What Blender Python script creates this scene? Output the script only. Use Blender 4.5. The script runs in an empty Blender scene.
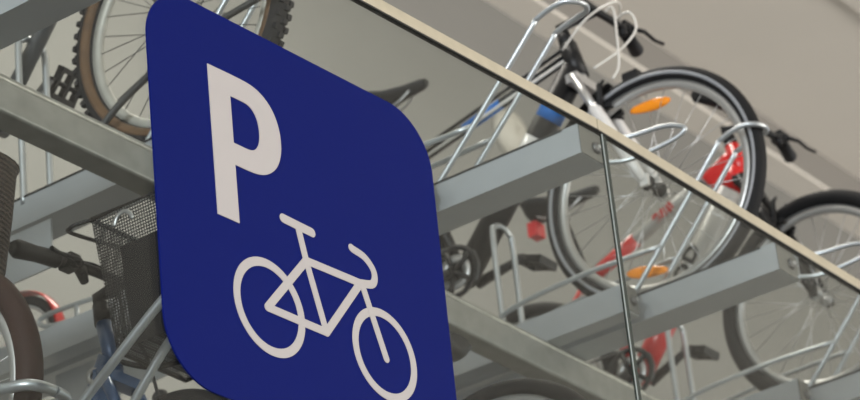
import bpy, math, random
from mathutils import Vector, Matrix
random.seed(4)
PI = math.pi
COL = bpy.context.scene.collection

# ------------------------------------------------------------------ materials
def new_mat(name):
    m = bpy.data.materials.new(name); m.use_nodes = True
    nt = m.node_tree; b = nt.nodes['Principled BSDF']
    return m, nt, b

def mat(name, col, rough=.5, metal=0., bump=0., bscale=60., var=0., vscale=8., coat=0., spec=.5):
    m, nt, b = new_mat(name)
    b.inputs['Base Color'].default_value = (*col, 1)
    b.inputs['Roughness'].default_value = rough
    b.inputs['Metallic'].default_value = metal
    b.inputs['Specular IOR Level'].default_value = spec
    b.inputs['Coat Weight'].default_value = coat
    tc = nt.nodes.new('ShaderNodeTexCoord')
    if var > 0:
        n = nt.nodes.new('ShaderNodeTexNoise'); n.inputs['Scale'].default_value = vscale; n.inputs['Detail'].default_value = 5
        nt.links.new(tc.outputs['Object'], n.inputs['Vector'])
        r = nt.nodes.new('ShaderNodeValToRGB')
        r.color_ramp.elements[0].position = .3; r.color_ramp.elements[1].position = .7
        r.color_ramp.elements[0].color = (*[c * (1 - var) for c in col], 1)
        r.color_ramp.elements[1].color = (*[min(1, c * (1 + var)) for c in col], 1)
        nt.links.new(n.outputs['Fac'], r.inputs['Fac']); nt.links.new(r.outputs['Color'], b.inputs['Base Color'])
    if bump > 0:
        n = nt.nodes.new('ShaderNodeTexNoise'); n.inputs['Scale'].default_value = bscale
        nt.links.new(tc.outputs['Object'], n.inputs['Vector'])
        bp = nt.nodes.new('ShaderNodeBump'); bp.inputs['Strength'].default_value = bump; bp.inputs['Distance'].default_value = .002
        nt.links.new(n.outputs['Fac'], bp.inputs['Height']); nt.links.new(bp.outputs['Normal'], b.inputs['Normal'])
    return m

M = {}
M['galv'] = mat('galvanised_steel', (.245, .25, .236), .5, .55, .25, 90, .12, 22)
M['ridge'] = mat('zinc_edge_highlight', (.46, .455, .41), .45, .3, .3, 60, .22, 35)  # brighter zinc: highlight along the beam's upper edge put into the colour
M['alu'] = mat('tray_aluminium', (.50, .53, .56), .42, .5, .06, 50, .04, 10)
M['rod'] = mat('zinc_rod', (.50, .53, .55), .33, .75, 0, 50, .08, 20)
M['dark_rod'] = mat('dark_rod', (.10, .10, .10), .4, .6)
M['bolt'] = mat('bolt_steel', (.16, .16, .16), .4, .7)
M['cap'] = mat('grey_end_cap', (.16, .16, .148), .5, .2)
M['dt'] = mat('pale_grey_paint', (.42, .41, .385), .35, coat=.2)
M['rail'] = mat('brushed_handrail', (.47, .425, .325), .45, .2, .15, 140, .06, 25)
M['matt_dark'] = mat('matt_black', (.012, .012, .012), .6)
M['edge'] = mat('polished_glass_edge', (.30, .34, .34), .2, 0, spec=.7)
M['edge_dark'] = mat('green_black_glass_edge', (.008, .022, .02), .2)
M['blue'] = mat('sign_blue', (.0030, .0085, .112), .4, 0, spec=.04)
M['white'] = mat('sign_white', (.42, .395, .395), .45)
M['rubber'] = mat('black_rubber', (.009, .009, .010), .7, 0, .3, 120, spec=.25)
M['knob'] = mat('knobby_rubber', (.018, .018, .020), .8, 0, .3, 120, spec=.25)
M['brown_rubber'] = mat('brown_rubber', (.034, .015, .011), .7, 0, .4, 160, .2, 30, spec=.3)
M['tan'] = mat('tan_sidewall', (.115, .062, .028), .7, 0, .2, 90, .25, 30)
M['stripe'] = mat('reflective_stripe', (.30, .31, .33), .45, .2)
M['rim'] = mat('aluminium_rim', (.46, .46, .45), .35, .7)
M['pale_rim'] = mat('worn_pale_rim', (.42, .41, .37), .5, .3, 0, 50, .15, 12)
M['black_rim'] = mat('black_rim', (.03, .03, .03), .35, .3)
M['spoke'] = mat('spoke_steel', (.55, .55, .55), .3, .8)
M['dark_spoke'] = mat('dark_spoke', (.12, .12, .12), .4, .6)
M['black'] = mat('satin_black', (.008, .008, .009), .42, spec=.35)
M['plastic'] = mat('black_plastic', (.010, .010, .011), .55, spec=.3)
M['grey'] = mat('grey_metal_paint', (.13, .135, .14), .35, .6)
M['silver'] = mat('silver_metal', (.55, .55, .55), .3, .75)
M['white_paint'] = mat('white_paint', (.70, .68, .66), .3, coat=.4)
M['red'] = mat('red_paint', (.55, .012, .012), .3, coat=.4)
M['blue_paint'] = mat('blue_frame_paint', (.03, .085, .20), .32, .25, coat=.3)
M['cyan'] = mat('bright_blue_decal', (.01, .16, .55), .4)
M['red_lens'] = mat('red_reflector', (.65, .015, .02), .15, coat=.6)
M['cable'] = mat('white_cable', (.68, .66, .62), .4)
M['yellow'] = mat('yellow_plastic', (.65, .50, .03), .4)
M['teal'] = mat('teal_plastic', (.03, .16, .15), .5)
M['cream'] = mat('cream_opal', (.55, .52, .46), .5)

def amber():
    m, nt, b = new_mat('amber_reflector')
    b.inputs['Base Color'].default_value = (.95, .30, .012, 1); b.inputs['Roughness'].default_value = .15
    tc = nt.nodes.new('ShaderNodeTexCoord'); v = nt.nodes.new('ShaderNodeTexVoronoi'); v.inputs['Scale'].default_value = 120
    bp = nt.nodes.new('ShaderNodeBump'); bp.inputs['Strength'].default_value = .4; bp.inputs['Distance'].default_value = .002
    nt.links.new(tc.outputs['Object'], v.inputs['Vector']); nt.links.new(v.outputs['Distance'], bp.inputs['Height'])
    nt.links.new(bp.outputs['Normal'], b.inputs['Normal'])
    return m
M['amber'] = amber()

def glass():
    m = bpy.data.materials.new('balustrade_glass'); m.use_nodes = True
    nt = m.node_tree; nt.nodes.clear()
    o = nt.nodes.new('ShaderNodeOutputMaterial'); mx = nt.nodes.new('ShaderNodeMixShader')
    t = nt.nodes.new('ShaderNodeBsdfTransparent'); g = nt.nodes.new('ShaderNodeBsdfGlossy'); f = nt.nodes.new('ShaderNodeFresnel')
    t.inputs['Color'].default_value = (.90, .92, .905, 1); g.inputs['Roughness'].default_value = .02; ge = nt.nodes.new('ShaderNodeNewGeometry'); io = nt.nodes.new('ShaderNodeMapRange')
    io.inputs[3].default_value = 1.22; io.inputs[4].default_value = 1 / 1.22
    nt.links.new(ge.outputs['Backfacing'], io.inputs[0]); nt.links.new(io.outputs[0], f.inputs['IOR'])
    nt.links.new(f.outputs['Fac'], mx.inputs['Fac']); nt.links.new(t.outputs[0], mx.inputs[1]); nt.links.new(g.outputs[0], mx.inputs[2])
    nt.links.new(mx.outputs[0], o.inputs['Surface'])
    return m
M['glass'] = glass()

def perforated():
    """thin black sheet metal with a grid of punched holes (object space)"""
    m, nt, b = new_mat('perforated_black_metal')
    b.inputs['Base Color'].default_value = (.016, .016, .017, 1); b.inputs['Roughness'].default_value = .5
    o = nt.nodes['Material Output']
    tc = nt.nodes.new('ShaderNodeTexCoord')
    mp = nt.nodes.new('ShaderNodeVectorMath'); mp.operation = 'SCALE'; mp.inputs['Scale'].default_value = 1 / .0075
    nt.links.new(tc.outputs['UV'], mp.inputs[0])
    fr = nt.nodes.new('ShaderNodeVectorMath'); fr.operation = 'FRACTION'; nt.links.new(mp.outputs[0], fr.inputs[0])
    sb = nt.nodes.new('ShaderNodeVectorMath'); sb.operation = 'DISTANCE'; sb.inputs[1].default_value = (.5, .5, 0)
    nt.links.new(fr.outputs[0], sb.inputs[0])
    lt = nt.nodes.new('ShaderNodeMath'); lt.operation = 'LESS_THAN'; lt.inputs[1].default_value = .33
    nt.links.new(sb.outputs['Value'], lt.inputs[0])
    tr = nt.nodes.new('ShaderNodeBsdfTransparent'); mx = nt.nodes.new('ShaderNodeMixShader')
    nt.links.new(lt.outputs[0], mx.inputs['Fac']); nt.links.new(b.outputs[0], mx.inputs[1]); nt.links.new(tr.outputs[0], mx.inputs[2])
    nt.links.new(mx.outputs[0], o.inputs['Surface'])
    return m
M['perf'] = perforated()

def wicker():
    m, nt, b = new_mat('dark_wicker')
    b.inputs['Roughness'].default_value = .6
    tc = nt.nodes.new('ShaderNodeTexCoord')
    w = nt.nodes.new('ShaderNodeTexWave'); w.wave_type = 'BANDS'; w.bands_direction = 'Z'; w.inputs['Scale'].default_value = 28; w.inputs['Distortion'].default_value = 3.5; w.inputs['Detail Scale'].default_value = 6
    nt.links.new(tc.outputs['Object'], w.inputs['Vector'])
    r = nt.nodes.new('ShaderNodeValToRGB'); r.color_ramp.elements[0].color = (.012, .008, .006, 1); r.color_ramp.elements[1].color = (.085, .058, .045, 1)
    nt.links.new(w.outputs['Fac'], r.inputs['Fac']); nt.links.new(r.outputs['Color'], b.inputs['Base Color'])
    bp = nt.nodes.new('ShaderNodeBump'); bp.inputs['Distance'].default_value = .006; nt.links.new(w.outputs['Fac'], bp.inputs['Height']); nt.links.new(bp.outputs['Normal'], b.inputs['Normal'])
    return m
M['wicker'] = wicker()

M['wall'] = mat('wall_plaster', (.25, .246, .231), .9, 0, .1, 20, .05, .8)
M['ceil'] = mat('ceiling_plaster', (.84, .80, .735), .9, 0, .1, 20, .03, .7)  # paler than wall and fascia: the light it catches is put into the colour
M['fascia'] = mat('bulkhead_fascia', (.27, .255, .235), .9, 0, .1, 20, .03, .7)  # darker than the ceiling: shade on the vertical face put into the colour
M['concrete'] = mat('concrete', (.26, .25, .24), .85, 0, .2, 12, .12, 2)

# ------------------------------------------------------------------ mesh builder
def V(*a): return Vector(a)

def smooth(pts, n=6):
    pts = [Vector(p) for p in pts]
    if len(pts) < 3: return pts
    out = []
    P = [pts[0] * 2 - pts[1]] + pts + [pts[-1] * 2 - pts[-2]]
    for i in range(1, len(P) - 2):
        a, b, c, d = P[i - 1:i + 3]
        for k in range(n):
            t = k / n
            out.append(.5 * ((2 * b) + (c - a) * t + (2 * a - 5 * b + 4 * c - d) * t * t + (-a + 3 * b - 3 * c + d) * t ** 3))
    out.append(pts[-1])
    return out

class MB:
    def __init__(s): s.v = []; s.f = []; s.sm = []
    def tube(s, pts, r, seg=10, closed=False, caps=True, flat=1.):
        pts = [Vector(p) for p in pts]; n = len(pts)
        rs = r if isinstance(r, (list, tuple)) else [r] * n
        tang = []
        for i in range(n):
            if closed: t = pts[(i + 1) % n] - pts[i - 1]
            elif i == 0: t = pts[1] - pts[0]
            elif i == n - 1: t = pts[-1] - pts[-2]
            else: t = (pts[i + 1] - pts[i]).normalized() + (pts[i] - pts[i - 1]).normalized()
            tang.append(t.normalized())
        ref = V(1, 0, 0) if abs(tang[0].x) < .9 else V(0, 0, 1)
        u = (ref - tang[0] * ref.dot(tang[0])).normalized(); base = len(s.v)
        for i in range(n):
            u = (u - tang[i] * u.dot(tang[i])).normalized(); w = tang[i].cross(u)
            for k in range(seg):
                a = 2 * PI * k / seg
                s.v.append(pts[i] + (u * math.cos(a) * flat + w * math.sin(a)) * rs[i])
        m = n if closed else n - 1
        for i in range(m):
            j = (i + 1) % n
            for k in range(seg):
                l = (k + 1) % seg
                s.f.append((base + i * seg + k, base + i * seg + l, base + j * seg + l, base + j * seg + k)); s.sm.append(True)
        if caps and not closed:
            s.f.append(tuple(base + k for k in reversed(range(seg)))); s.sm.append(False)
            s.f.append(tuple(base + (n - 1) * seg + k for k in range(seg))); s.sm.append(False)
        return s
    def box(s, c, size, mtx=None):
        c = Vector(c); base = len(s.v)
        for z in (-1, 1):
            for y in (-1, 1):
                for x in (-1, 1):
                    p = V(x * size[0] / 2, y * size[1] / 2, z * size[2] / 2)
                    if mtx is not None: p = mtx @ p
                    s.v.append(c + p)
        for q in ((0, 2, 3, 1), (4, 5, 7, 6), (0, 1, 5, 4), (2, 6, 7, 3), (0, 4, 6, 2), (1, 3, 7, 5)):
            s.f.append(tuple(base + i for i in q)); s.sm.append(False)
        return s
    def hexa(s, p8):
        base = len(s.v); s.v += [Vector(p) for p in p8]
        for q in ((0, 2, 3, 1), (4, 5, 7, 6), (0, 1, 5, 4), (2, 6, 7, 3), (0, 4, 6, 2), (1, 3, 7, 5)):
            s.f.append(tuple(base + i for i in q)); s.sm.append(False)
        return s
    def sweep(s, prof, pts_offsets):
        """closed 2D profile (x,z) swept along y positions; entries (y, dx, dz, shear)"""
        base = len(s.v); n = len(prof)
        for (y, sh) in pts_offsets:
            for (x, z) in prof: s.v.append(V(x, y + sh * z, z))
        for i in range(len(pts_offsets) - 1):
            for k in range(n):
                l = (k + 1) % n
                s.f.append((base + i * n + k, base + i * n + l, base + (i + 1) * n + l, base + (i + 1) * n + k)); s.sm.append(False)
        s.f.append(tuple(base + k for k in reversed(range(n)))); s.sm.append(False)
        s.f.append(tuple(base + (len(pts_offsets) - 1) * n + k for k in range(n))); s.sm.append(False)
        return s
    def revolve(s, prof, c=(0, 0, 0), seg=72, closed=True, axis='x', a0=0, a1=2 * PI, sm=True):
        """profile of (axial, radius) spun around an axis through c"""
        base = len(s.v); n = len(prof); c = Vector(c); full = abs(a1 - a0 - 2 * PI) < 1e-6
        cnt = seg if full else seg + 1
        for i in range(cnt):
            a = a0 + (a1 - a0) * i / seg
            for (x, r) in prof:
                if axis == 'x': p = V(x, r * math.cos(a), r * math.sin(a))
                elif axis == 'y': p = V(r * math.cos(a), x, r * math.sin(a))
                else: p = V(r * math.cos(a), r * math.sin(a), x)
                s.v.append(c + p)
        for i in range(seg):
            j = (i + 1) % cnt
            for k in range(n if closed else n - 1):
                l = (k + 1) % n
                s.f.append((base + i * n + k, base + j * n + k, base + j * n + l, base + i * n + l)); s.sm.append(sm)
        if not full and closed:
            s.f.append(tuple(base + k for k in range(n))); s.sm.append(False)
            s.f.append(tuple(base + (cnt - 1) * n + k for k in reversed(range(n)))); s.sm.append(False)
        return s
    def prism(s, poly, fn, t):
        """2D polygon -> thin plate; fn(a,b,d) maps to 3D"""
        base = len(s.v); n = len(poly)
        for d in (0, t):
            for (a, b) in poly: s.v.append(Vector(fn(a, b, d)))
        s.f.append(tuple(base + i for i in range(n))); s.sm.append(False)
        s.f.append(tuple(base + n + i for i in reversed(range(n)))); s.sm.append(False)
        for i in range(n):
            j = (i + 1) % n; s.f.append((base + i, base + n + i, base + n + j, base + j)); s.sm.append(False)
        return s
    def build(s, name, m, parent=None, loc=None, bevel=0):
        me = bpy.data.meshes.new(name)
        me.from_pydata([tuple(v) for v in s.v], [], s.f)
        me.polygons.foreach_set('use_smooth', s.sm); me.materials.append(m); me.update()
        import bmesh
        bm = bmesh.new(); bm.from_mesh(me); bmesh.ops.recalc_face_normals(bm, faces=bm.faces); bm.to_mesh(me); bm.free()
        o = bpy.data.objects.new(name, me); COL.objects.link(o)
        if parent is not None: o.parent = parent
        if loc is not None: o.location = loc
        if bevel:
            b = o.modifiers.new('bevel', 'BEVEL'); b.width = bevel; b.segments = 2; b.limit_method = 'ANGLE'
        return o

def tag(o, label=None, cat=None, group=None, kind=None):
    if label: o['label'] = label
    if cat: o['category'] = cat
    if group: o['group'] = group
    if kind: o['kind'] = kind
    return o
def empty(name, loc, label, cat, group=None):
    o = bpy.data.objects.new(name, None); COL.objects.link(o); o.location = loc
    o.empty_display_size = .1
    return tag(o, label, cat, group)

# ------------------------------------------------------------------ camera (standing below, looking up at the gallery)
cam = bpy.data.cameras.new('camera'); co = bpy.data.objects.new('camera', cam); COL.objects.link(co)
F = 3062.
def nrm(v): return Vector(v).normalized()
cy_ = nrm((-5000, -2100, -F)); cz_ = Vector((-636, 5980, -F)); cz_ = (cz_ - cy_ * cz_.dot(cy_)).normalized()
cx_ = cy_.cross(cz_)
Rm = Matrix((cx_, cy_, cz_))            # camera -> world
co.matrix_world = Matrix.Translation((0, 0, 1.6)) @ Rm.to_4x4()
cam.sensor_width = 36; cam.lens = F / 860 * 36
cam.clip_end = 200; cam.clip_start = .1
cam.dof.use_dof = True; cam.dof.focus_distance = 6.0; cam.dof.aperture_fstop = 6.5
bpy.context.scene.camera = co

# ------------------------------------------------------------------ setting
FLOOR = 3.85
def struct(name, mb, m, **k):
    return tag(mb.build(name, m, **k), kind='structure')
struct('ground_floor', MB().box((9, -8.5, -.05), (40, 31, .1)), M['concrete'])
struct('floor', MB().box((9, 5.275, FLOOR - .2), (26, 3.45, .4)), M['concrete'])
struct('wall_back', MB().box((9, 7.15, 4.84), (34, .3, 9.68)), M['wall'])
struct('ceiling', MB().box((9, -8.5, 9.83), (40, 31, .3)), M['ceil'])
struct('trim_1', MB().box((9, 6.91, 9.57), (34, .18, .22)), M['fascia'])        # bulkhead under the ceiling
struct('trim_4', MB().box((9, -8.66, 9.668), (40, 29.0, .03)), M['ceil'])        # lower ceiling panel ending in a shadow joint
struct('trim_2', MB().box((9, 6.91, 9.45), (34, .184, .02)), M['ceil'])  # bulkhead underside, its lit look given by the paler ceiling colour

struct('trim_3', MB().box((5.6, 3.33, 3.50), (7, .6, .1)), M['concrete'])       # ledge carrying the glass
# ------------------------------------------------------------------ glass balustrade
J = V(5.409, 3.1, 4.902)
uL = V(.99902, -.0443, 0); nL = V(.0443, .99902, 0)
def L(s_, z, d=0):  # point in the left glass plane; d>0 goes away from the viewer's side
    p = J + uL * s_ + nL * d; return V(p.x, p.y, z)
g = 'glass panels of the gallery balustrade'
def panel(a, b, label, edge_l, edge_r, fn):
    z0, z1 = 3.55, J.z - .0035
    mb = MB(); mb.hexa([fn(a, z0, 0), fn(b, z0, 0), fn(a, z0, .008), fn(b, z0, .008), fn(a, z1, 0), fn(b, z1, 0), fn(a, z1, .008), fn(b, z1, .008)])
    o = mb.build('glass_panel', M['glass']); tag(o, label, 'glass panel', g)
    if edge_r:
        MB().hexa([fn(b - .004, z0, -.0005), fn(b, z0, -.0005), fn(b - .004, z0, .0006), fn(b, z0, .0006), fn(b - .004, z1, -.0005), fn(b, z1, -.0005), fn(b - .004, z1, .0006), fn(b, z1, .0006)]).build('polished_edge', M['edge'], o)
    if edge_l:
        MB().hexa([fn(a, z0, -.0005), fn(a + .012, z0, -.0005), fn(a, z0, .0085), fn(a + .012, z0, .0085), fn(a, z1, -.0005), fn(a + .012, z1, -.0005), fn(a, z1, .0085), fn(a + .012, z1, .0085)]).build('dark_edge', M['edge_dark'], o)
    return o
def Rr(s_, z, d=0): return V(J.x + s_, J.y + d, z)
panel(-2.6, .020, 'large glass balustrade panel carrying the blue parking sign', False, True, L)
panel(.023, 2.6, 'plain glass balustrade panel right of the dark vertical joint', True, False, Rr)
def rail(a, b, fn, label):
    d0, d1 = -.004, .011
    def bar_(z0, z1, e0, e1): return MB().hexa([fn(a, z0, e0), fn(b, z0, e0), fn(a, z0, e1), fn(b, z0, e1), fn(a, z1, e0), fn(b, z1, e0), fn(a, z1, e1), fn(b, z1, e1)])
    o = bar_(J.z + .001, J.z + .030, d0, d1).build('handrail', M['rail'], bevel=.002)
    bar_(J.z - .003, J.z + .001, d0 + .001, d1 - .001).build('underside_shade', M['matt_dark'], o)  # black strip standing in for the shade on the rail's underside
    tag(o, label, 'handrail', 'cream metal handrail lengths')
rail(-2.6, -.0015, L, 'cream metal handrail cap on the glass above the blue sign')
rail(.0015, 2.6, Rr, 'cream metal handrail cap right of the joint, in front of the silver-striped tyre')

# ------------------------------------------------------------------ parking sign
sgn = empty('parking_sign', L(-1.096, 4.25, -.003), 'dark blue rounded sign with white letter P and bicycle, fixed on the glass', 'sign')
base = Vector(sgn.location)
def SP(a, b, d): return L(a, b, d) - base
def rrect(x0, x1, z0, z1, r, n=14):
    P = []
    for (cx, cz, a0) in ((x1 - r, z1 - r, 0), (x0 + r, z1 - r, PI / 2), (x0 + r, z0 + r, PI), (x1 - r, z0 + r, 1.5 * PI)):
        for k in range(n + 1):
            a = a0 + PI / 2 * k / n; P.append((cx + r * math.cos(a), cz + r * math.sin(a)))
    return P
MB().prism(rrect(-1.531, -.666, 3.844, 4.677, .128), lambda a, b, d: SP(a, b, -.0045 + d), .004).build('panel', M['blue'], sgn)
# letter P
def P_outline():
    x0, x1, xr, zt, zb, z0 = -1.360, -1.299, -1.156, 4.553, 4.352, 4.226
    cxo = -1.262; out = [(x0, z0), (x1, z0), (x1, zb)]
    ny = (zt + zb) / 2; ry = (zt - zb) / 2
    for k in range(25):
        a = -PI / 2 + PI * k / 24
        c, s_ = math.cos(a), math.sin(a)
        out.append((cxo + (xr - cxo) * abs(c) ** .85, ny + ry * math.copysign(abs(s_) ** .92, s_)))
    out.append((x0, zt))
    inn = []; cxi = -1.262; ri = -1.219 - cxi; zi0, zi1 = 4.400, 4.503
    for k in range(21):
        a = -PI / 2 + PI * k / 20
        c, s_ = math.cos(a), math.sin(a)
        inn.append((cxi + ri * abs(c) ** .8, (zi0 + zi1) / 2 + (zi1 - zi0) / 2 * math.copysign(abs(s_) ** .92, s_)))
    return out, [(x1, zi0)] + inn + [(x1, zi1)]
o_, i_ = P_outline()
pm = MB()
pf = lambda a, b, d: SP(a - .004, b - .003, -.0062 + d)
# split P into stem + bowl ring strip
pm.prism([(-1.360, 4.226), (-1.299, 4.226), (-1.299, 4.553), (-1.360, 4.552)], pf, .0017)
ob = [p for p in o_ if p[0] >= -1.2995][1:]            # outer arc from (x1,zb)
ob = ob + [(-1.299, 4.553)]
nn = 40
def resample(pl, n):
    d = [0]
    for a, b in zip(pl, pl[1:]): d.append(d[-1] + math.dist(a, b))
    out = []
    for k in range(n):
        t = d[-1] * k / (n - 1); i = 0
        while i < len(d) - 2 and d[i + 1] < t: i += 1
        f = 0 if d[i + 1] == d[i] else (t - d[i]) / (d[i + 1] - d[i])
        out.append((pl[i][0] + (pl[i + 1][0] - pl[i][0]) * f, pl[i][1] + (pl[i + 1][1] - pl[i][1]) * f))
    return out
A_, B_ = resample(ob, nn), resample(i_, nn)
for k in range(nn - 1): pm.prism([A_[k], A_[k + 1], B_[k + 1], B_[k]], pf, .0017)
tag(pm.build('letter_p', M['white'], sgn), 'white letter P')
bmk = MB()
lvl = [0]
def cap(pts, w, closed=False):
    lvl[0] += 1; e = lvl[0] * .00004
    fn = lambda a, b, d: SP(a - .007, b - .009, -.006 + d - e)
    pts = list(pts)
    for i in range(len(pts) - (0 if closed else 1)):
        p, q = Vector((*pts[i], 0)), Vector((*pts[(i + 1) % len(pts)], 0)); t = (q - p).normalized(); a0 = math.atan2(t.y, t.x)
        poly = [(q.x + w * math.cos(a0 - PI / 2 + PI * k / 8), q.y + w * math.sin(a0 - PI / 2 + PI * k / 8)) for k in range(9)]
        poly += [(p.x + w * math.cos(a0 + PI / 2 + PI * k / 8), p.y + w * math.sin(a0 + PI / 2 + PI * k / 8)) for k in range(9)]
        bmk.prism(poly, fn, .0012)
def ringp(cx, cz, r0, r1):
    n = 64
    for k in range(n):
        a, b = 2 * PI * k / n, 2 * PI * (k + 1) / n
        bmk.prism([(cx + r1 * math.cos(a), cz + r1 * math.sin(a)), (cx + r1 * math.cos(b), cz + r1 * math.sin(b)), (cx + r0 * math.cos(b), cz + r0 * math.sin(b)), (cx + r0 * math.cos(a), cz + r0 * math.sin(a))], lambda a_, b_, d: SP(a_ - .007, b_ - .009, -.006 + d), .0012)
RA, FA, BBp, HD, ST = (-1.232, 4.076), (-.880, 4.072), (-1.061, 4.075), (-.941, 4.218), (-1.105, 4.215)
ringp(-1.226, 4.078, .083, .1015); ringp(FA[0] - .003, 4.080, .081, .099)
cap([RA, ST], .0088); cap([RA, BBp], .0088); cap([ST, BBp], .0088); cap([ST, HD], .0088); cap([HD, BBp], .0088)
cap([ST, (-1.122, 4.284)], .0088); cap([(-1.165, 4.287), (-1.080, 4.284)], .0100)
cap([(-.935, 4.215), FA], .0088)
hb_ = [Vector(p) for p in smooth([(-.960, 4.290, 0), (-.918, 4.282, 0), (-.893, 4.258, 0), (-.900, 4.230, 0), (-.941, 4.218, 0)], 6)]
def nrm2(i):
    t = (hb_[min(i + 1, len(hb_) - 1)] - hb_[max(i - 1, 0)]).normalized(); return Vector((-t.y, t.x, 0)) * .0088
for i in range(len(hb_) - 1):
    q = [hb_[i] - nrm2(i), hb_[i + 1] - nrm2(i + 1), hb_[i + 1] + nrm2(i + 1), hb_[i] + nrm2(i)]
    bmk.prism([tuple(v)[:2] for v in q], lambda a_, b_, d: SP(a_ - .007, b_ - .009, -.0056 + d), .001)
cap([(-.959, 4.2900), (-.9595, 4.2901)], .0088)
tag(bmk.build('bicycle_symbol', M['white'], sgn), 'white bicycle pictogram')

# ------------------------------------------------------------------ rack
ZT, ZB = 5.13, 5.05          # top and underside of the upper trays
def rod(mb, pts, r=.0075, n=6): return mb.tube(smooth(pts, n), r, 10)
def rack(xf, y0, label, w=.11, length=2.3, side=True, hoop=True, arch=(.885, 5.525), guard=True, cradle=True, plate=True, handle=True, hs=0.):
    """one upper bicycle channel; xf = x of its left side, y0 = y of the near end at its underside"""
    t = empty('rack_tray', (xf + w / 2, y0, ZB), label, 'bike rack tray', 'upper tier rack trays')
    h = ZT - ZB; hw = w / 2; e = .0035
    # open channel: floor + two walls with small lips, slant-cut near end
    prof = [(-hw, 0), (hw, 0), (hw, h), (hw - .012, h), (hw - .012, h - e), (hw - e, h - e), (hw - e, e + .02), (-hw + e, e + .02), (-hw + e, h - e), (-hw + .012, h - e), (-hw + .012, h), (-hw, h)]
    MB().sweep(prof, [(0, 0), (length, 0)]).build('channel', M['alu'], t)
    MB().box((-hw - .0008, length / 2 + .02, h - .0015), (.003, length - .05, .005)).build('edge_trim', M['matt_dark'], t)
    # end cap: a plate filling the open end
    pc = [(-hw + .001, .001), (hw - .001, .001), (hw - .001, h - .002), (-hw + .001, h - .002)]
    MB().sweep(pc, [(-.003, 0), (.004, 0)]).build('end_cap', M['cap'], t)
    er = MB()
    for c_, z_ in (((0, -.001, h), (w + .002, .006, .004)), ((hw, -.001, h / 2), (.004, .006, h))): er.box(c_, z_)
    er.box((hw - .004, -.001, h - .006), (.012, .006, .012)); er.build('cap_rim', M['alu'], t)
    b = MB(); b.revolve([(-.012, .001), (-.012, .012), (-.006, .016), (.0, .016), (.0, .001)], (0.014, -.002, .036), 20, axis='y')
    b.build('bolt', M['bolt'], t)
    MB().revolve([(-.015, .0005), (-.015, .005), (-.012, .006), (-.011, .0005)], (0.014, -.002, .036), 20, axis='y').build('bolt_head', M['silver'], t)
    if side:
        sx = -hw - .118 + .03; sy = .425; wp = [(-.03, -.001), (.03, -.001), (.03, h), (-.03, h)]
        wp = [(x + sx + .026, z) for x, z in wp]
        c = MB().sweep(wp, [(sy, 0), (length, 0)]).build('side_channel', M['alu'], t)
        MB().box((sx + .026, sy - .002, h / 2), (.056, .006, h - .004)).build('end_cap', M['cap'], c)
        MB().revolve([(-.012, .001), (-.012, .010), (-.006, .015), (0, .015), (0, .001)], (sx + .030, sy - .004, .036), 18, axis='y').build('bolt', M['bolt'], c)
        MB().revolve([(-.015, .0005), (-.015, .005), (-.011, .0005)], (sx + .030, sy - .004, .036), 18, axis='y').build('bolt_head', M['silver'], c)
    top = h
    if hoop:
        mb = MB(); hx = .045
        L1 = [(-hx, .51, top - .03), (-hx, .465, top), (-hx, .155, top + .30), (-hx, .12, top + .335), (-hx, .05, top + .352), (-hx * .7, .015, top + .35), (0, .0, top + .348), (hx * .7, .015, top + .35), (hx, .05, top + .352), (hx, .12, top + .335), (hx, .155, top + .30), (hx, .465, top), (hx, .51, top - .03)]
        L1 = [(x, y + hs, z + (.025 if z > h + .1 and hs > -.03 else 0)) for x, y, z in L1]; rod(mb, L1, .0075); mb.build('wheel_hoop', M['rod'], t)
    if guard:
        for s_ in (-1, 1):
            mb = MB(); rod(mb, [(s_ * .058, .93, top - .02), (s_ * .062, .90, top + .06), (s_ * .064, .84, top + .098), (s_ * .060, .6, top + .118), (s_ * .047, .345 + hs, top + .118)], .0075)
            mb.build('guard_rod', M['rod'], t)
    if arch:
        ya, za = arch; mb = MB(); za = za - ZB
        rod(mb, [(-.05, ya, top - .02), (-.05, ya, top + .1), (-.05, ya, za - .05), (-.035, ya, za - .012), (0, ya, za), (.035, ya, za - .012), (.05, ya, za - .05), (.05, ya, top + .1), (.05, ya, top - .02)], .009)
        mb.build('support_arch', M['rod'], t)
    if cradle:
        mb = MB(); z2 = .185
        for s_ in (-1, 1):
            rod(mb, [(s_ * .05, 1.42, top + .04), (s_ * .05, 1.50, top + .08), (s_ * .05, 1.72, top + .10), (s_ * .048, 1.78, top + .09), (s_ * .05, 1.72, top + .06), (s_ * .05, 1.45, top + .04)], .007)
            mb.tube([(s_ * .05, 1.52, top + .085), (s_ * .05, 1.52, top - .02)], .007); mb.tube([(s_ * .05, 1.64, top + .09), (s_ * .05, 1.64, top - .02)], .007)
        mb.build('wheel_cradle', M['rod'], t)
    if plate:
        p = MB().box((-hw + .006, 1.25, -.075), (.006, .95, .13)).build('bracket_plate', M['alu'], t)
        MB().box((-hw + .0015, .93, -.035), (.004, .055, .016)).build('slot', M['matt_dark'], p)
        MB().revolve([(-.004, .001), (-.004, .012), (.004, .012), (.004, .001)], (-hw, .95, -.07), 14).build('bolt', M['silver'], p)
    if handle:
        mb = MB(); rod(mb, [(.05, .006, .074), (.08, -.06, .07), (.094, -.15, .068), (.098, -.195, .054), (.098, -.21, .038), (.096, -.17, .022), (.08, -.06, .008), (.05, .006, .012)], .0065)
        mb.build('pull_handle', M['rod'], t)
    return t
rack(5.718, 3.330, 'empty silver rack tray ending just behind the glass joint under the handrail', hs=-.035)
rack(6.665, 3.325, 'silver rack tray holding the bicycle with the silver-striped front tyre', hs=.0)
rack(7.608, 3.325, 'silver rack tray at the lower right under the red and white bicycle', hs=-.02)
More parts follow.
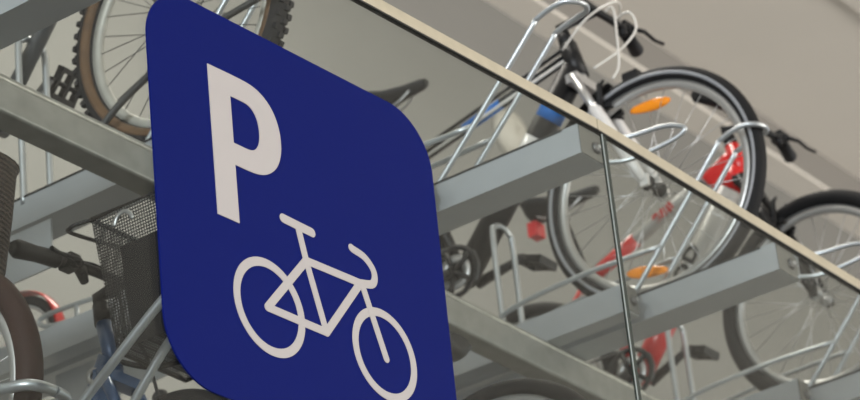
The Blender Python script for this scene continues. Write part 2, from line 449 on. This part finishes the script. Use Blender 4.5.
rack(5.022, 3.66, 'silver rack tray left of the sign under the knobby tan-walled tyre', length=2.0, arch=(.86, 5.60), hoop=True, side=False, cradle=False, handle=False, guard=False)
rack(4.250, 3.60, 'silver rack tray crossing the top left corner of the picture', length=2.0, side=False, hoop=False, cradle=False, arch=None, handle=False, guard=False)

# galvanised cross beams directly under the trays
def beam(p0, p1, label):
    p0, p1 = Vector(p0), Vector(p1); d = (p1 - p0).normalized(); n = V(-d.y, d.x, 0)
    t = empty('cross_beam', p0, label, 'steel beam', 'galvanised beams carrying the trays')
    ln = (p1 - p0).length; hh = .10; ww = .07
    prof = []
    r = .008
    for (cx, cz, a0) in ((ww / 2 - r, -r, 0), (-ww / 2 + r, -r, PI / 2), (-ww / 2 + r, -hh + r, PI), (ww / 2 - r, -hh + r, 1.5 * PI)):
        for k in range(4):
            a = a0 + PI / 2 * k / 3; prof.append((cx + r * math.cos(a), cz + r * math.sin(a)))
    mb = MB(); b0 = len(mb.v); N = len(prof)
    for s_ in (0, ln):
        for (a, z) in prof: mb.v.append(d * s_ + n * (a + ww / 2) + V(0, 0, z))
    for k in range(N):
        l = (k + 1) % N; mb.f.append((k, l, N + l, N + k)); mb.sm.append(False)
    mb.f.append(tuple(reversed(range(N)))); mb.sm.append(False); mb.f.append(tuple(range(N, 2 * N))); mb.sm.append(False)
    mb.build('box_section', M['galv'], t)
    mb = MB(); mb.tube([n * .001 + V(0, 0, -.016), d * ln + n * .001 + V(0, 0, -.016)], .0045, 8); mb.build('highlight_ridge', M['ridge'], t)  # thin pale strip standing in for the highlight on the beam edge
    for s_ in (0.01, ln - .01):
        MB().box(d * s_ + n * ww / 2 + V(0, 0, -hh - (4.95 - FLOOR) / 2), (.06, .06, 4.95 - FLOOR), Matrix.Rotation(math.atan2(d.y, d.x), 3, 'Z')).build('post', M['galv'], t)
    return t
beam((3.1, 4.06, ZB), (6.02, 4.012, ZB), 'galvanised steel beam crossing left of the sign under the rack trays')
beam((6.03, 4.012, ZB), (9.4, 4.012, ZB), 'galvanised steel beam crossing right of the sign under the rack trays')

# low hoops standing on the gallery floor for the lower tier
def floor_rack(x, y, label, w=.14, z1=.80, loop=False, pair=False):
    t = empty('floor_rack', (x, y, FLOOR), label, 'bike rack', 'lower tier wheel holders')
    MB().sweep([(-.055, 0), (.055, 0), (.055, .05), (.05, .05), (.05, .006), (-.05, .006), (-.05, .05), (-.055, .05)], [(-.3, 0), (1.6, 0)]).build('channel', M['alu'], t)
    for s_ in (-1, 1):
        mb = MB(); a = s_ * w / 2
        if pair:
            rod(mb, [(-.185, .66, .03), (-.185, .45, .21), (-.185, .01, .51), (-.185, -.22, .665), (-.18, -.30, .70), (-.13, -.36, .71)] if s_ < 0 else [(-.075, .45, .03), (-.075, .33, .13), (-.075, -.047, .527), (-.075, -.146, .625), (-.09, -.22, .66), (-.12, -.30, .69)], .011)
        elif loop: rod(mb, [(a, .62, .02), (a, .45, .22), (a, .25, .318), (a, -.20, .325), (a, -.34, .31), (a * .7, -.385, .305), (0, -.395, .303)], .0125)
        else: rod(mb, [(a, .66, .03), (a, .45, .21), (a, .01, .51), (a, -.22, z1 - .10), (a, -.30, z1 - .06), (a * .6, -.36, z1 - .05), (0, -.38, z1 - .05)], .011)
        mb.build('wheel_hoop', M['rod'], t)
    return t

# ------------------------------------------------------------------ bicycles
def make_wheel(name, root, c, R, o):
    """wheel = rim mesh, with tyre, hub, spokes etc. as its children"""
    tw = o.get('tw', .042); rr = R - tw
    rimm = M[o.get('rim', 'rim')]
    prof = [(-.011, rr + .004), (-.010, rr - .014), (-.004, rr - .022), (.004, rr - .022), (.010, rr - .014), (.011, rr + .004), (.007, rr + .004), (.006, rr - .006), (-.006, rr - .006), (-.007, rr + .004)]
    w = MB().revolve(prof, (0, 0, 0), 80).build(name, rimm, root, loc=c)
    tp = [(tw / 2 * math.sin(a) * 1.0, R - tw / 2 + tw / 2 * math.cos(a)) for a in [2 * PI * k / 18 for k in range(18)]]
    tm = MB().revolve(tp, (0, 0, 0), 96)
    if o.get('knobs'):
        nk = 62
        for k in range(nk):
            for j, (ax, rad, sz) in enumerate(((0, R + .003, (.016, .013, .011)), (.017, R - .003, (.013, .014, .012)), (-.017, R - .003, (.013, .014, .012)))):
                a = 2 * PI * (k + .5 * (j > 0)) / nk
                tm.box((ax, rad * math.cos(a), rad * math.sin(a)), sz, Matrix.Rotation(a - PI / 2, 3, 'X'))
    ty = tm.build('tyre', M[o.get('tyre', 'rubber')], w)
    for s_ in (-1, 1):
        if o.get('stripe'):
            a0, a1 = s_ * tw * .5 * .86, s_ * tw * .5 * .93
            st = [(s_ * (tw / 2 * math.sin(a) + .0012), R - tw / 2 + tw / 2 * math.cos(a)) for a in (1.45, 1.6, 1.75, 1.9)]
            st += [(p[0] - s_ * .004, p[1]) for p in reversed(st)]
            MB().revolve(st, (0, 0, 0), 96).build('reflective_stripe', M['stripe'], w)
        if o.get('tan'):
            st = [(s_ * (tw / 2 * math.sin(a) + .0012), R - tw / 2 + tw / 2 * math.cos(a)) for a in (1.55, 1.8, 2.1, 2.45)]
            st += [(p[0] - s_ * .004, p[1]) for p in reversed(st)]
            MB().revolve(st, (0, 0, 0), 96).build('tan_sidewall', M['tan'], w)
    MB().revolve([(-.05, .001), (-.05, .008), (-.036, .009), (-.034, .022), (-.028, .022), (-.026, .012), (.026, .012), (.028, .022), (.034, .022), (.036, .009), (.05, .008), (.05, .001)], (0, 0, 0), 20).build('hub', M[o.get('hub', 'silver')], w)
    if o.get('disc'):
        MB().revolve([(-.043, .045), (-.043, .075), (-.041, .075), (-.041, .045)], (0, 0, 0), 40).build('brake_disc', M['silver'], w)
    n = o.get('spokes', 28)
    for k in range(n):
        a = 2 * PI * k / n + .05; s_ = 1 if k % 2 else -1; off = (.55 if (k // 2) % 2 else -.55)
        h = V(s_ * .031, .020 * math.cos(a + off * 1.8), .020 * math.sin(a + off * 1.8))
        e = V(s_ * .003, (rr - .02) * math.cos(a), (rr - .02) * math.sin(a))
        MB().tube([h, e], .0013, 5).build('spoke', M[o.get('spoke', 'spoke')], w)
    for ang in o.get('reflectors', ()):
        u = V(0, -math.sin(ang), math.cos(ang)); rd = V(0, math.cos(ang), math.sin(ang)); c0 = rd * (rr * .80)
        mb = MB(); pts = [c0 + u * t for t in (-.066, -.052, -.02, .02, .052, .066)]
        mb.tube(pts, [.006, .012, .017, .019, .013, .006], 10, flat=.45); mb.build('wheel_reflector', M['amber'], w)
    return w

def V_(y, z, x=0): return V(x, y, z)
def make_bike(name, loc, label, o):
    """root on the tray/floor below the front hub; local y runs back along the bicycle"""
    R = o.get('R', .35); rR = o.get('rR', R)
    t = empty(name, loc, label, 'bicycle')
    wb = o.get('wb', 1.07)
    fh, rh = V_(0, R), V_(wb, rR)
    bb = V_(o.get('bby', .66), R - .045)
    ht, hb = V_(o.get('hty', .216), R + o.get('htz', .545)), V_(o.get('hby', .188), R + o.get('hbz', .43))
    sc = V_(.80, R + o.get('scz', .40)); sp = V_(.865, R + o.get('saddle', .60) - .035)
    fr = M[o.get('frame', 'black')]
    front = make_wheel('front_wheel', t, fh, R, o)
    ro = dict(o); ro['reflectors'] = o.get('rear_reflectors', ()); ro['spokes'] = o.get('rspokes', o.get('spokes', 28)); rear = make_wheel('rear_wheel', t, rh, rR, ro)
    dr = o.get('dtr', .019)
    mb = MB()
    if o.get('dt_mat'): MB().tube([hb, ht], .024, 16).build('head_tube', fr, t)
    else: mb.tube([hb, ht], o.get('hr', .021), 16)
    fb = mb if not o.get('dt_mat') else MB()
    fb.tube([hb + V(0, .012, .035), bb], dr, 16)
    if o.get('dt_mat'): dto = fb.build('down_tube', M[o['dt_mat']], t)
    fb = mb if not o.get('tt_mat') else MB()
    if not o.get('step'): fb.tube([ht + V(0, .008, -.035), sc + V(0, 0, -.02)], o.get('ttr', .0155), 14)
    if o.get('tt_mat'): tto = fb.build('top_tube', M[o['tt_mat']], t)
    mb.tube([bb, sc], .016, 14)
    mb.revolve([(-.036, .001), (-.036, .022), (.036, .022), (.036, .001)], bb, 18)
    for s_ in (-1, 1):
        mb.tube([sc + V(s_ * .012, 0, -.02), rh + V(s_ * .062, -.02, 0.01)], .0075, 8)
        mb.tube([bb + V(s_ * .02, .01, 0), V(s_ * .04, bb.y + .12, (bb.z + rh.z) / 2), rh + V(s_ * .064, -.01, 0)], .009, 8)
    frame = mb.build('frame', fr, t)
    mb = MB(); mb.tube([sc, sp], .0135, 12); mb.build('seat_post', M['silver' if o.get('silverpost') else 'black'], t)
    # saddle: padded top with a long nose
    mb = MB(); S = []
    prof = [(-.135, .014, .018), (-.12, .022, .024), (-.06, .028, .028), (0, .048, .034), (.06, .072, .044), (.10, .078, .048), (.125, .070, .042), (.135, .04, .028)]
    seg = 16; b0 = 0
    for (y, hw, hh) in prof:
        for k in range(seg):
            a = 2 * PI * k / seg
            zz = math.sin(a) * hh * (.42 if math.sin(a) > 0 else 1.0)
            mb.v.append(sp + V(hw * math.cos(a) * (1 if math.sin(a) > -.2 else .8), y - .01, .052 + zz + (.012 if y > .05 else 0)))
    for i in range(len(prof) - 1):
        for k in range(seg):
            l = (k + 1) % seg; mb.f.append((i * seg + k, i * seg + l, (i + 1) * seg + l, (i + 1) * seg + k)); mb.sm.append(True)
    mb.f.append(tuple(reversed(range(seg)))); mb.sm.append(False); mb.f.append(tuple(range((len(prof) - 1) * seg, len(prof) * seg))); mb.sm.append(False)
    sad = mb.build('saddle', M['plastic'], t)
    mb = MB()
    for s_ in (-1, 1): rod(mb, [sp + V(s_ * .012, -.10, .045), sp + V(s_ * .02, -.04, .008), sp + V(s_ * .02, .05, .008), sp + V(s_ * .03, .10, .04)], .0035)
    mb.box(sp + V(0, 0, .004), (.05, .035, .02)); mb.build('seat_rails', M['silver'], sad)
    # fork
    crown = hb + V(0, -.006, -.02)
    fk = MB(); fk.tube([hb + V(0, 0, .01), crown], .017, 12)
    fk.box(crown + V(0, 0, -.008), (.128, .038, .028))
    mid = crown.lerp(fh, .42)
    for s_ in (-1, 1): fk.tube([crown + V(s_ * .056, 0, 0), V(s_ * .054, mid.y, mid.z)], .0135, 12)
    fork = fk.build('fork', M[o.get('crown', 'black')], t)
    for s_ in (-1, 1):
        low = MB(); low.tube([V(s_ * .054, *(crown.lerp(fh, .30)).yz), V(s_ * .054, *(crown.lerp(fh, .34)).yz), V(s_ * .053, *crown.lerp(fh, .8).yz), V(s_ * .052, 0, R)], [.017, .0195, .018, .012], 14)
        low.box(V(s_ * .052, -.002, R), (.012, .026, .034)); low.build('fork_leg', M[o.get('fork', 'black')], fork)
    # headset, stem, handlebar
    MB().tube([ht + (hb - ht) * .02, ht + (ht - hb).normalized() * .05], [.024, .019], 16).build('headset', M['plastic'], t)
    bar = V_(o.get('bary', .17), R + o.get('barz', .64))
    MB().tube([ht + (ht - hb).normalized() * .045, ht + (ht - hb).normalized() * .07, bar], [.017, .018, .017], 12).build('stem', M[o.get('stem', 'black')], t)
    bw = o.get('bw', .29)
    sweep = o.get('sweep', .05); rise = o.get('rise', .02)
    hp = [bar + V(s_ * x, sweep * f1, rise * f2) for s_, x, f1, f2 in ((-1, bw, 1, 1), (-1, bw * .62, .3, 1), (-1, bw * .28, -.1, .2), (0, 0, -.1, 0), (1, bw * .28, -.1, .2), (1, bw * .62, .3, 1), (1, bw, 1, 1))]
    hbars = MB().tube(smooth(hp, 6), .0125, 12).build('handlebar', M[o.get('bar', 'black')], t)
    for s_ in (-1, 1):
        e = bar + V(s_ * bw, sweep, rise); i1 = bar + V(s_ * bw * .62, sweep * .3, rise); dd = (e - i1).normalized()
        MB().tube([e - dd * .125, e - dd * .12, e - dd * .06, e - dd * .01, e], [.017, .021, .0195, .023, .017], 14).build('grip', M['plastic'], hbars)
        a = e - dd * .155
        lv = MB(); lv.tube([a + V(0, .0, 0), a + V(0, -.03, -.012)], .013, 10); lv.box(a, (.034, .04, .034))
        lv.tube([a + V(0, -.03, -.012), a + V(s_ * .03, -.052, -.020), a + V(s_ * .09, -.050, -.024), a + V(s_ * .125, -.058, -.026)], [.0075, .0065, .0055, .006], 8)
        lv.tube([a - dd * .03 + V(0, .0, -.01), a - dd * .03 + V(0, -.01, -.045)], [.016, .010], 10)
        lv.build('brake_lever', M['plastic'], hbars)
    # brakes
    bk = MB()
    bp = V_(0, R + .0) + (hb - fh).normalized() * (R - .01)
    for s_ in (-1, 1):
        bk.tube([V(s_ * .05, bp.y - .03, bp.z - .045), V(s_ * .045, bp.y - .035, bp.z + .03), V(s_ * .03, bp.y - .04, bp.z + .05)], [.011, .009, .006], 8)
        bk.box(V(s_ * .032, bp.y - .03, bp.z - .035), (.016, .055, .014))
        bk.tube([V(s_ * .02, bp.y - .035, bp.z - .035), V(s_ * .065, bp.y - .035, bp.z - .035)], .006, 8)
    bk.build('front_brake', M[o.get('brake', 'plastic')], t)
    # crankset
    ck = MB(); cx = .048
    ck.revolve([(-cx - .008, .068), (-cx - .008, .084), (-cx - .002, .084), (-cx - .002, .068)], bb, 48)
    for k in range(5):
        a = 2 * PI * k / 5; ck.tube([bb + V(-cx - .005, 0, 0), bb + V(-cx - .005, .07 * math.cos(a), .07 * math.sin(a))], .009, 6)
    crank = ck.build('crankset', M['plastic'], t)
    MB().revolve([(-cx - .003, .030), (-cx - .003, .055), (-cx - .001, .055), (-cx - .001, .030)], bb, 32).build('crank_spider', M['silver'], crank)
    ca = o.get('crank', 2.9)
    for s_ in (-1, 1):
        a = ca if s_ > 0 else ca + PI
        e = bb + V(s_ * .072, .17 * math.cos(a), .17 * math.sin(a))
        MB().tube([bb + V(s_ * .062, 0, 0), e], [.017, .012], 10).build('crank_arm', M[o.get('crankm', 'plastic')], crank)
        pc = e + V(s_ * .06, 0, 0)
        pd = MB(); pa = o.get('pedal', .35); PM = Matrix.Rotation(pa, 3, 'X')
        pd.tube([e, e + V(s_ * .1, 0, 0)], .007, 8)
        for q in (-1, 1): pd.box(pc + PM @ V(0, q * .036, 0), (.09, .014, .024), PM)
        for q in (-1, 0, 1): pd.box(pc + PM @ V(q * .04, 0, 0), (.010, .075, .022), PM)
        ped = pd.build('pedal', M['plastic'], crank)
    # chain
    c1, c2 = bb + V(-cx, 0, 0), rh + V(-cx, 0, 0)
    ch = [c1 + V(0, .002, .084), c2 + V(0, 0, .035), c2 + V(0, .035, 0), c2 + V(0, 0, -.035), c1 + V(0, .002, -.084), c1 + V(0, -.073, -.042), c1 + V(0, -.084, 0), c1 + V(0, -.073, .042)]
    MB().tube(ch, .004, 6, closed=True).build('chain', M['grey'], t)
    for cp in o.get('cables', ()):
        MB().tube(smooth([Vector(p) for p in cp], 6), .0035, 6).build('cable', M['cable' if o.get('wc') else 'plastic'], t)
    return t, dict(front=front, rear=rear, frame=frame, fork=fork, bar=bar, ht=ht, hb=hb, bb=bb, sc=sc, sp=sp, R=R, fh=fh, rh=rh, hbars=hbars)

def mudguard(t, c, R, a0, a1, m, w=.026, name='mudguard'):
    pr = [(-w, R + .010), (-w * .6, R + .020), (0, R + .024), (w * .6, R + .020), (w, R + .010), (w * .6, R + .016), (0, R + .020), (-w * .6, R + .016)]
    return MB().revolve(pr, c, 40, a0=a0, a1=a1).build(name, M[m], t)

# --- 1: black bicycle, silver striped tyre
def between(a, b, t): return a + (b - a) * t
b1, k1 = make_bike('bicycle', (6.722, 3.695, 5.10), 'black bicycle with silver-striped front tyre, orange wheel reflector and white fork',
    dict(R=.36, hr=.027, frame='black', fork='white_paint', crown='silver', stripe=True, rim='rim', hub='plastic', reflectors=(PI / 2 + .10, -PI / 2 + .24), spokes=28, crank=2.95, tw=.046, dtr=.040, wc=True,
         saddle=.618, bw=.325, barz=.62, bary=.115, sweep=.055,
         cables=(((.10, .12, .99), (.11, .06, 1.00), (.10, .04, .93), (.06, .08, .86), (.0, .14, .80)), ((.15, .12, .99), (.05, .06, 1.01), (-.03, .12, .95), (-.03, .22, .88)), ((.06, .13, .99), (.05, .08, 1.0), (.045, .075, .90), (.04, .08, .80), (.03, .10, .76)))))
def sleeve(a, b, f0, f1, r, m, name, parent):
    return MB().tube([between(a, b, f0), between(a, b, f1)], r, 16).build(name, M[m], parent)
ttA, ttB = k1['ht'] + V(0, .008, -.035), k1['sc'] + V(0, 0, -.02)
dtA, dtB = k1['hb'] + V(0, .012, .035), k1['bb']
tag(sleeve(dtA, dtB, .16, .25, .041, 'cyan', 'decal', k1['frame']), 'bright blue decal')
tag(sleeve(ttA, ttB, .42, .66, .0165, 'cyan', 'decal', k1['frame']), 'bright blue decal')
tag(sleeve(dtA, dtB, .34, .50, .041, 'white_paint', 'decal', k1['frame']), 'white decal')
MB().tube([ttA + V(-.02, 0, -.02), ttB + V(-.02, 0, -.018)], .005, 8).build('cable', M['cable'], b1)
MB().tube([ttA + V(-.018, .0, .02), ttB + V(-.018, 0, .016)], .0055, 8).build('cable', M['plastic'], b1)
mudguard(b1, V_(0, .36), .36, PI * .16, PI * .42, 'plastic')
MB().box(V_(.02, .72), (.03, .05, .03)).build('fork_bridge', M['plastic'], b1)
# --- 2: red and white mountain bicycle
b2, k2 = make_bike('bicycle', (7.665, 3.70, 5.09), 'red and white mountain bicycle at the right, black tyre and red lettering on its frame',
    dict(R=.34, frame='red', fork='black', crown='black', rim='rim', knobs=False, spokes=28, tw=.052, dtr=.036, dt_mat='dt', tt_mat='dt', crank=2.7, saddle=.63, bw=.295, scz=.36, htz=.60, hbz=.48, barz=.63, bary=.12, sweep=.045, hub='silver', ttr=.022))
dA, dB = k2['hb'] + V(0, .012, .035), k2['bb']
tA, tB = k2['ht'] + V(0, .008, -.035), k2['sc'] + V(0, 0, -.02)
dt = [o for o in b2.children if o.name.startswith('down_tube')][0]; tt = [o for o in b2.children if o.name.startswith('top_tube')][0]
for (f0, f1, m) in ((.0, .10, 'red'), (.66, 1., 'red')): tag(sleeve(dA, dB, f0, f1, .0372, m, 'painted_band', dt), 'red painted band')
for (f0, f1, m) in ((.0, .05, 'red'), (.10, .16, 'black'), (.19, .24, 'black'), (.66, 1., 'red')): tag(sleeve(tA, tB, f0, f1, .0232, m, 'painted_band', tt), m + ' painted band')
def lettering(text, A, B, f0, size, m, parent, rad, wx=1.):
    d = (B - A).normalized(); c = bpy.data.curves.new('lettering', 'FONT'); c.body = text; c.size = size; c.extrude = .0015
    c.align_y = 'CENTER'; c.space_character = 1.12; c.offset = size * .04
    o = bpy.data.objects.new('lettering', c); o.scale = (1, 1, 1); COL.objects.link(o)
    x = -d; n = V(-1, 0, 0); y = n.cross(x)
    me = bpy.data.meshes.new_from_object(o.evaluated_get(bpy.context.evaluated_depsgraph_get()))
    bpy.data.objects.remove(o); me.materials.clear(); me.materials.append(M[m])
    lo = bpy.data.objects.new('lettering', me); COL.objects.link(lo); lo.parent = parent
    lo.matrix_local = Matrix.Translation(A + d * ((B - A).length * f0) + n * rad) @ Matrix((x, y, n)).transposed().to_4x4() @ Matrix.Diagonal((wx, 1, 1, 1))
    return lo
lettering('NOD', dA, dB, .66, .064, 'black', dt, .0378, 1.25)
lettering('ess', tA, tB, .52, .060, 'red', tt, .0236)
MB().box(k2['sp'] + V(0, .105, -.012), (.05, .035, .05)).build('rear_reflector', M['red_lens'], b2)
tag(MB().hexa([V(-.035, .21, .835), V(.035, .21, .835), V(-.03, .275, .785), V(.03, .275, .785), V(-.03, .225, .915), V(.03, .225, .915), V(-.03, .335, .870), V(.03, .335, .870)]).build('frame_bag', M['red'], b2, bevel=.012), 'red fabric pouch under the handlebar')
# --- 3: knobby tan wall bicycle, left
b3, k3 = make_bike('bicycle', (5.078, 4.03, 5.115), 'grey mountain bicycle behind the sign with knobby tan-walled front tyre',
    dict(R=.335, frame='grey', fork='grey', crown='grey', tyre='knob', knobs=True, tan=True, tw=.056, rim='pale_rim', spoke='dark_spoke', spokes=32, bby=.62, crank=2.4, pedal=-.9, crankm='grey', dtr=.022, hub='silver'))
MB().box(V(-.03, -.03, .36), (.03, .03, .022)).build('valve_cap', M['yellow'], k3['front'], loc=(0, 0, -.335))
rod_mb = MB(); rod(rod_mb, [(-.06, .27, .0), (-.065, .23, .07), (-.065, .12, .14), (-.065, -.10, .21), (-.06, -.32, .24)], .009)
# --- 4: blue bicycle with black basket, lower tier
b4, k4 = make_bike('bicycle', (4.925, 4.02, FLOOR + .052), 'blue bicycle with a black perforated metal basket, left of the sign',
    dict(R=.25, frame='blue_paint', fork='blue_paint', crown='blue_paint', dtr=.030, tw=.04, hby=.15, hty=.175, hbz=.36, htz=.49, barz=.57, bary=.12, sweep=.04, bw=.32, rise=.0, saddle=.62, spokes=24, bby=.40, step=True))
# --- 5: brown tyre + wicker basket, far left
b5, k5 = make_bike('bicycle', (4.30, 4.17, FLOOR + .052), 'bicycle at the left edge with brown tyre and dark wicker basket',
    dict(R=.33, frame='black', fork='black', tyre='brown_rubber', tw=.058, rim='rim', spokes=28, spoke='spoke', bw=.24))
# --- 6: dark tyre at bottom centre
b6, k6 = make_bike('bicycle', (5.78, 4.77, FLOOR + .052), 'black bicycle low behind the glass, dark tyre top at the bottom centre',
    dict(R=.335, frame='black', tw=.045, rim='rim', spokes=28, bw=.24, barz=.50, saddle=.46, scz=.33))
# --- 7: small red children's bicycle on the empty tray
b6.rotation_euler.z = PI
b7, k7 = make_bike('bicycle', (5.79, 5.665, ZT - .052), 'small red bicycle seen through the spokes of the brown-tyred wheel',
    dict(R=.35, frame='red', fork='red', tw=.07, rim='rim', spokes=16, saddle=.45, barz=.5, bw=.2))
b7.scale = (.40, .40, .40); b7.rotation_euler.z = PI
mudguard(b7, V_(1.07, .35), .36, PI * -.05, PI * 1.1, 'red', .06)

# --- rims for items on bikes
# perforated basket of the blue bicycle
def basket(root, c, top, bot, h, depth_shift=.0):
    tx, ty_ = top; bx, by = bot
    z0, z1 = c[2], c[2] + h
    T = [V(c[0] + a * tx, c[1] + b * ty_, z1) for a, b in ((-1, -1), (1, -1), (1, 1), (-1, 1))]
    B = [V(c[0] + a * bx, c[1] + b * by + depth_shift, z0) for a, b in ((-1, -1), (1, -1), (1, 1), (-1, 1))]
    parts = []
    me = bpy.data.meshes.new('basket'); vs = [tuple(p) for p in B + T]
    fs = [(0, 1, 5, 4), (1, 2, 6, 5), (2, 3, 7, 6), (3, 0, 4, 7), (0, 3, 2, 1)]
    me.from_pydata(vs, [], fs); uv = me.uv_layers.new(name='UVMap')
    for p in me.polygons:
        P = [Vector(me.vertices[i].co) for i in p.vertices]; ux = (P[1] - P[0]).normalized(); n = p.normal; uy = n.cross(ux)
        for li, q in zip(p.loop_indices, P): uv.data[li].uv = ((q - P[0]).dot(ux), (q - P[0]).dot(uy))
    me.materials.append(M['perf'])
    o = bpy.data.objects.new('basket', me); COL.objects.link(o); o.parent = root
    MB().tube([p + V(0, 0, .0) for p in T], .007, 8, closed=True).build('rim_wire', M['black'], o)
    MB().tube(B, .005, 8, closed=True).build('base_wire', M['black'], o)
    # solid lining sheets and stamped bands
    mb = MB()
    for i, j in ((0, 1), (3, 0)):
        n = ((B[j] - B[i]).cross(T[i] - B[i])).normalized() * .003
        f = (.0, 1.) if i == 0 else (.26, 1.)
        q = [B[i].lerp(B[j], f[0]), B[i].lerp(B[j], f[1]), T[i].lerp(T[j], f[0]), T[i].lerp(T[j], f[1])]
        lo = [q[0], q[1]]; hi = [q[0].lerp(q[2], .72), q[1].lerp(q[3], .72)]
        mb.hexa([lo[0], lo[1], lo[0] + n, lo[1] + n, hi[0], hi[1], hi[0] + n, hi[1] + n])
    mb.build('solid_sheet', M['black'], o)
    mb = MB()
    for k in range(5):
        p = B[0].lerp(T[0], .15 + .17 * k) + V(.05, -.004, 0); mb.revolve([(-.003, .0005), (-.003, .004), (.0, .004), (.0, .0005)], p, 8, axis='y')
    mb.build('rivets', M['silver'], o)
    return o, T, B
bk4, T4, B4 = basket(b4, (.03, -.065, .60), (.175, .14), (.12, .10), .32, .03)
mb = MB(); c0 = T4[3].lerp(T4[0], .35)
mb.revolve([(0, .022), (0, .032), (.004, .032), (.004, .022)], c0 + V(-.006, 0, -.045), 20, a0=0, a1=PI); mb.build('emblem', M['silver'], bk4)
mb = MB(); rod(mb, [T4[3] + V(0, .0, 0), T4[3] + V(-.02, .045, -.01), T4[3] + V(.03, .06, -.01), T4[2]], .005); mb.build('carry_loop', M['black'], bk4)
# headlight and cables of the blue bicycle
hl = MB().revolve([(-.03, .001), (-.032, .030), (-.02, .036), (.02, .022), (.035, .001)], (.06, -.03, .600), 24, axis='y').build('headlight', M['silver'], b4)
MB().revolve([(-.034, .001), (-.034, .026), (-.031, .026), (-.031, .001)], (.06, -.03, .600), 24, axis='y').build('lens', M['white_paint'], hl)
MB().tube(smooth([(.06, .0, .60), (.03, .07, .60), (0, .14, .63)], 5), .007, 8).build('lamp_bracket', M['plastic'], b4)
for pts in (((-.12, .28, .90), (-.06, .12, .84), (-.02, .10, .70), (-.01, .16, .60)), ((.02, .18, .72), (.0, .08, .66), (.03, .06, .56), (.05, .05, .40))):
    MB().tube(smooth([Vector(p) for p in pts], 6), .004, 6).build('cable', M['plastic'], b4)
MB().revolve([(-.034, .008), (-.034, .020), (-.028, .020), (-.028, .008)], (0, .19, .60), 20).build('badge', M['silver'], b4)
# wicker basket of the brown tyred bicycle
mb = MB(); pts = []
for (z, a, b) in ((.62, .10, .08), (.66, .125, .10), (.80, .145, .115), (.90, .155, .125), (.915, .162, .132), (.905, .150, .12), (.64, .11, .09)):
    ring_ = []
    for k in range(28):
        th = 2 * PI * k / 28; c, s_ = math.cos(th), math.sin(th)
        ring_.append(V(a * math.copysign(abs(c) ** .6, c) - .0, b * math.copysign(abs(s_) ** .6, s_) - .07, z - .03))
    pts.append(ring_)
for rg in pts: mb.v += rg
for i in range(len(pts) - 1):
    for k in range(28):
        l = (k + 1) % 28; mb.f.append((i * 28 + k, i * 28 + l, (i + 1) * 28 + l, (i + 1) * 28 + k)); mb.sm.append(True)
mb.f.append(tuple(reversed(range(28)))); mb.sm.append(False); mb.f.append(tuple(range(6 * 28, 7 * 28))); mb.sm.append(False)
tag(mb.build('basket', M['wicker'], b5), 'dark woven wicker basket')

fr1 = floor_rack(4.925, 4.10, 'silver slanted wheel holder on the floor around the blue bicycle', pair=True)
fr2 = floor_rack(4.30, 4.20, 'silver wheel holder looped round the brown tyre at the left edge', w=.13, loop=True)
fr3 = floor_rack(5.78, 3.75, 'silver wheel holder under the dark tyre at the bottom centre', z1=.55, loop=True)
rod_mb.build('guard_rod', M['dark_rod'], [o for o in COL.objects if o.name.startswith('rack_tray.003')][0], loc=(0, 4.03 - 3.66, .08))

# round cream lamp on the back wall
ll = MB().revolve([(0, .001), (0, .13), (-.02, .13), (-.05, .11), (-.07, .06), (-.08, .001)], (0, 0, 0), 32, axis='y').build('wall_lamp', M['cream'], loc=(11.33, 6.999, 8.69))
tag(ll, 'round cream lamp on the back wall above the empty tray', 'wall lamp')

# ------------------------------------------------------------------ light
w = bpy.data.worlds.new('world'); bpy.context.scene.world = w; w.use_nodes = True
nt = w.node_tree; bg = nt.nodes['Background']
tc = nt.nodes.new('ShaderNodeTexCoord'); sx = nt.nodes.new('ShaderNodeSeparateXYZ'); cr = nt.nodes.new('ShaderNodeValToRGB')
mpn = nt.nodes.new('ShaderNodeMapRange'); mpn.inputs[1].default_value = -1; mpn.inputs[2].default_value = 1
nt.links.new(tc.outputs['Generated'], sx.inputs[0]); nt.links.new(sx.outputs['Z'], mpn.inputs[0]); nt.links.new(mpn.outputs[0], cr.inputs['Fac'])
cr.color_ramp.elements[0].position = .42; cr.color_ramp.elements[0].color = (.42, .40, .37, 1)
cr.color_ramp.elements[1].position = .62; cr.color_ramp.elements[1].color = (.80, .90, 1.0, 1)
nt.links.new(cr.outputs['Color'], bg.inputs['Color']); bg.inputs['Strength'].default_value = 1.4
def area(name, loc, target, size, power, col):
    l = bpy.data.lights.new(name, 'AREA'); l.energy = power; l.size = size[0]; l.shape = 'RECTANGLE'; l.size_y = size[1]; l.color = col
    o = bpy.data.objects.new(name, l); COL.objects.link(o); o.location = loc
    o.rotation_euler = (Vector(target) - Vector(loc)).to_track_quat('-Z', 'Y').to_euler(); return o
area('fill_light', (-14, 0, 5.6), (6.5, 3.8, 5.2), (6, 4), 1950, (.90, .96, 1))  # added unseen light from the left, brightens the tray sides
area('fill_light', (12, -16, 3.2), (11, 4, 9), (14, 5), 2500, (1, .94, .86))  # added unseen low light, brightens the ceiling
area('overhead_fill', (7.5, 4.9, 9.2), (7.5, 4.9, 0), (4, .6), 120, (1, .95, .86))  # added overhead light for bikes and wall, no fitting modelled

sc_ = bpy.context.scene
sc_.view_settings.view_transform = 'Standard'; sc_.view_settings.look = 'None'; sc_.view_settings.gamma = 1; sc_.view_settings.use_curve_mapping = False
sc_.view_settings.exposure = 0.16
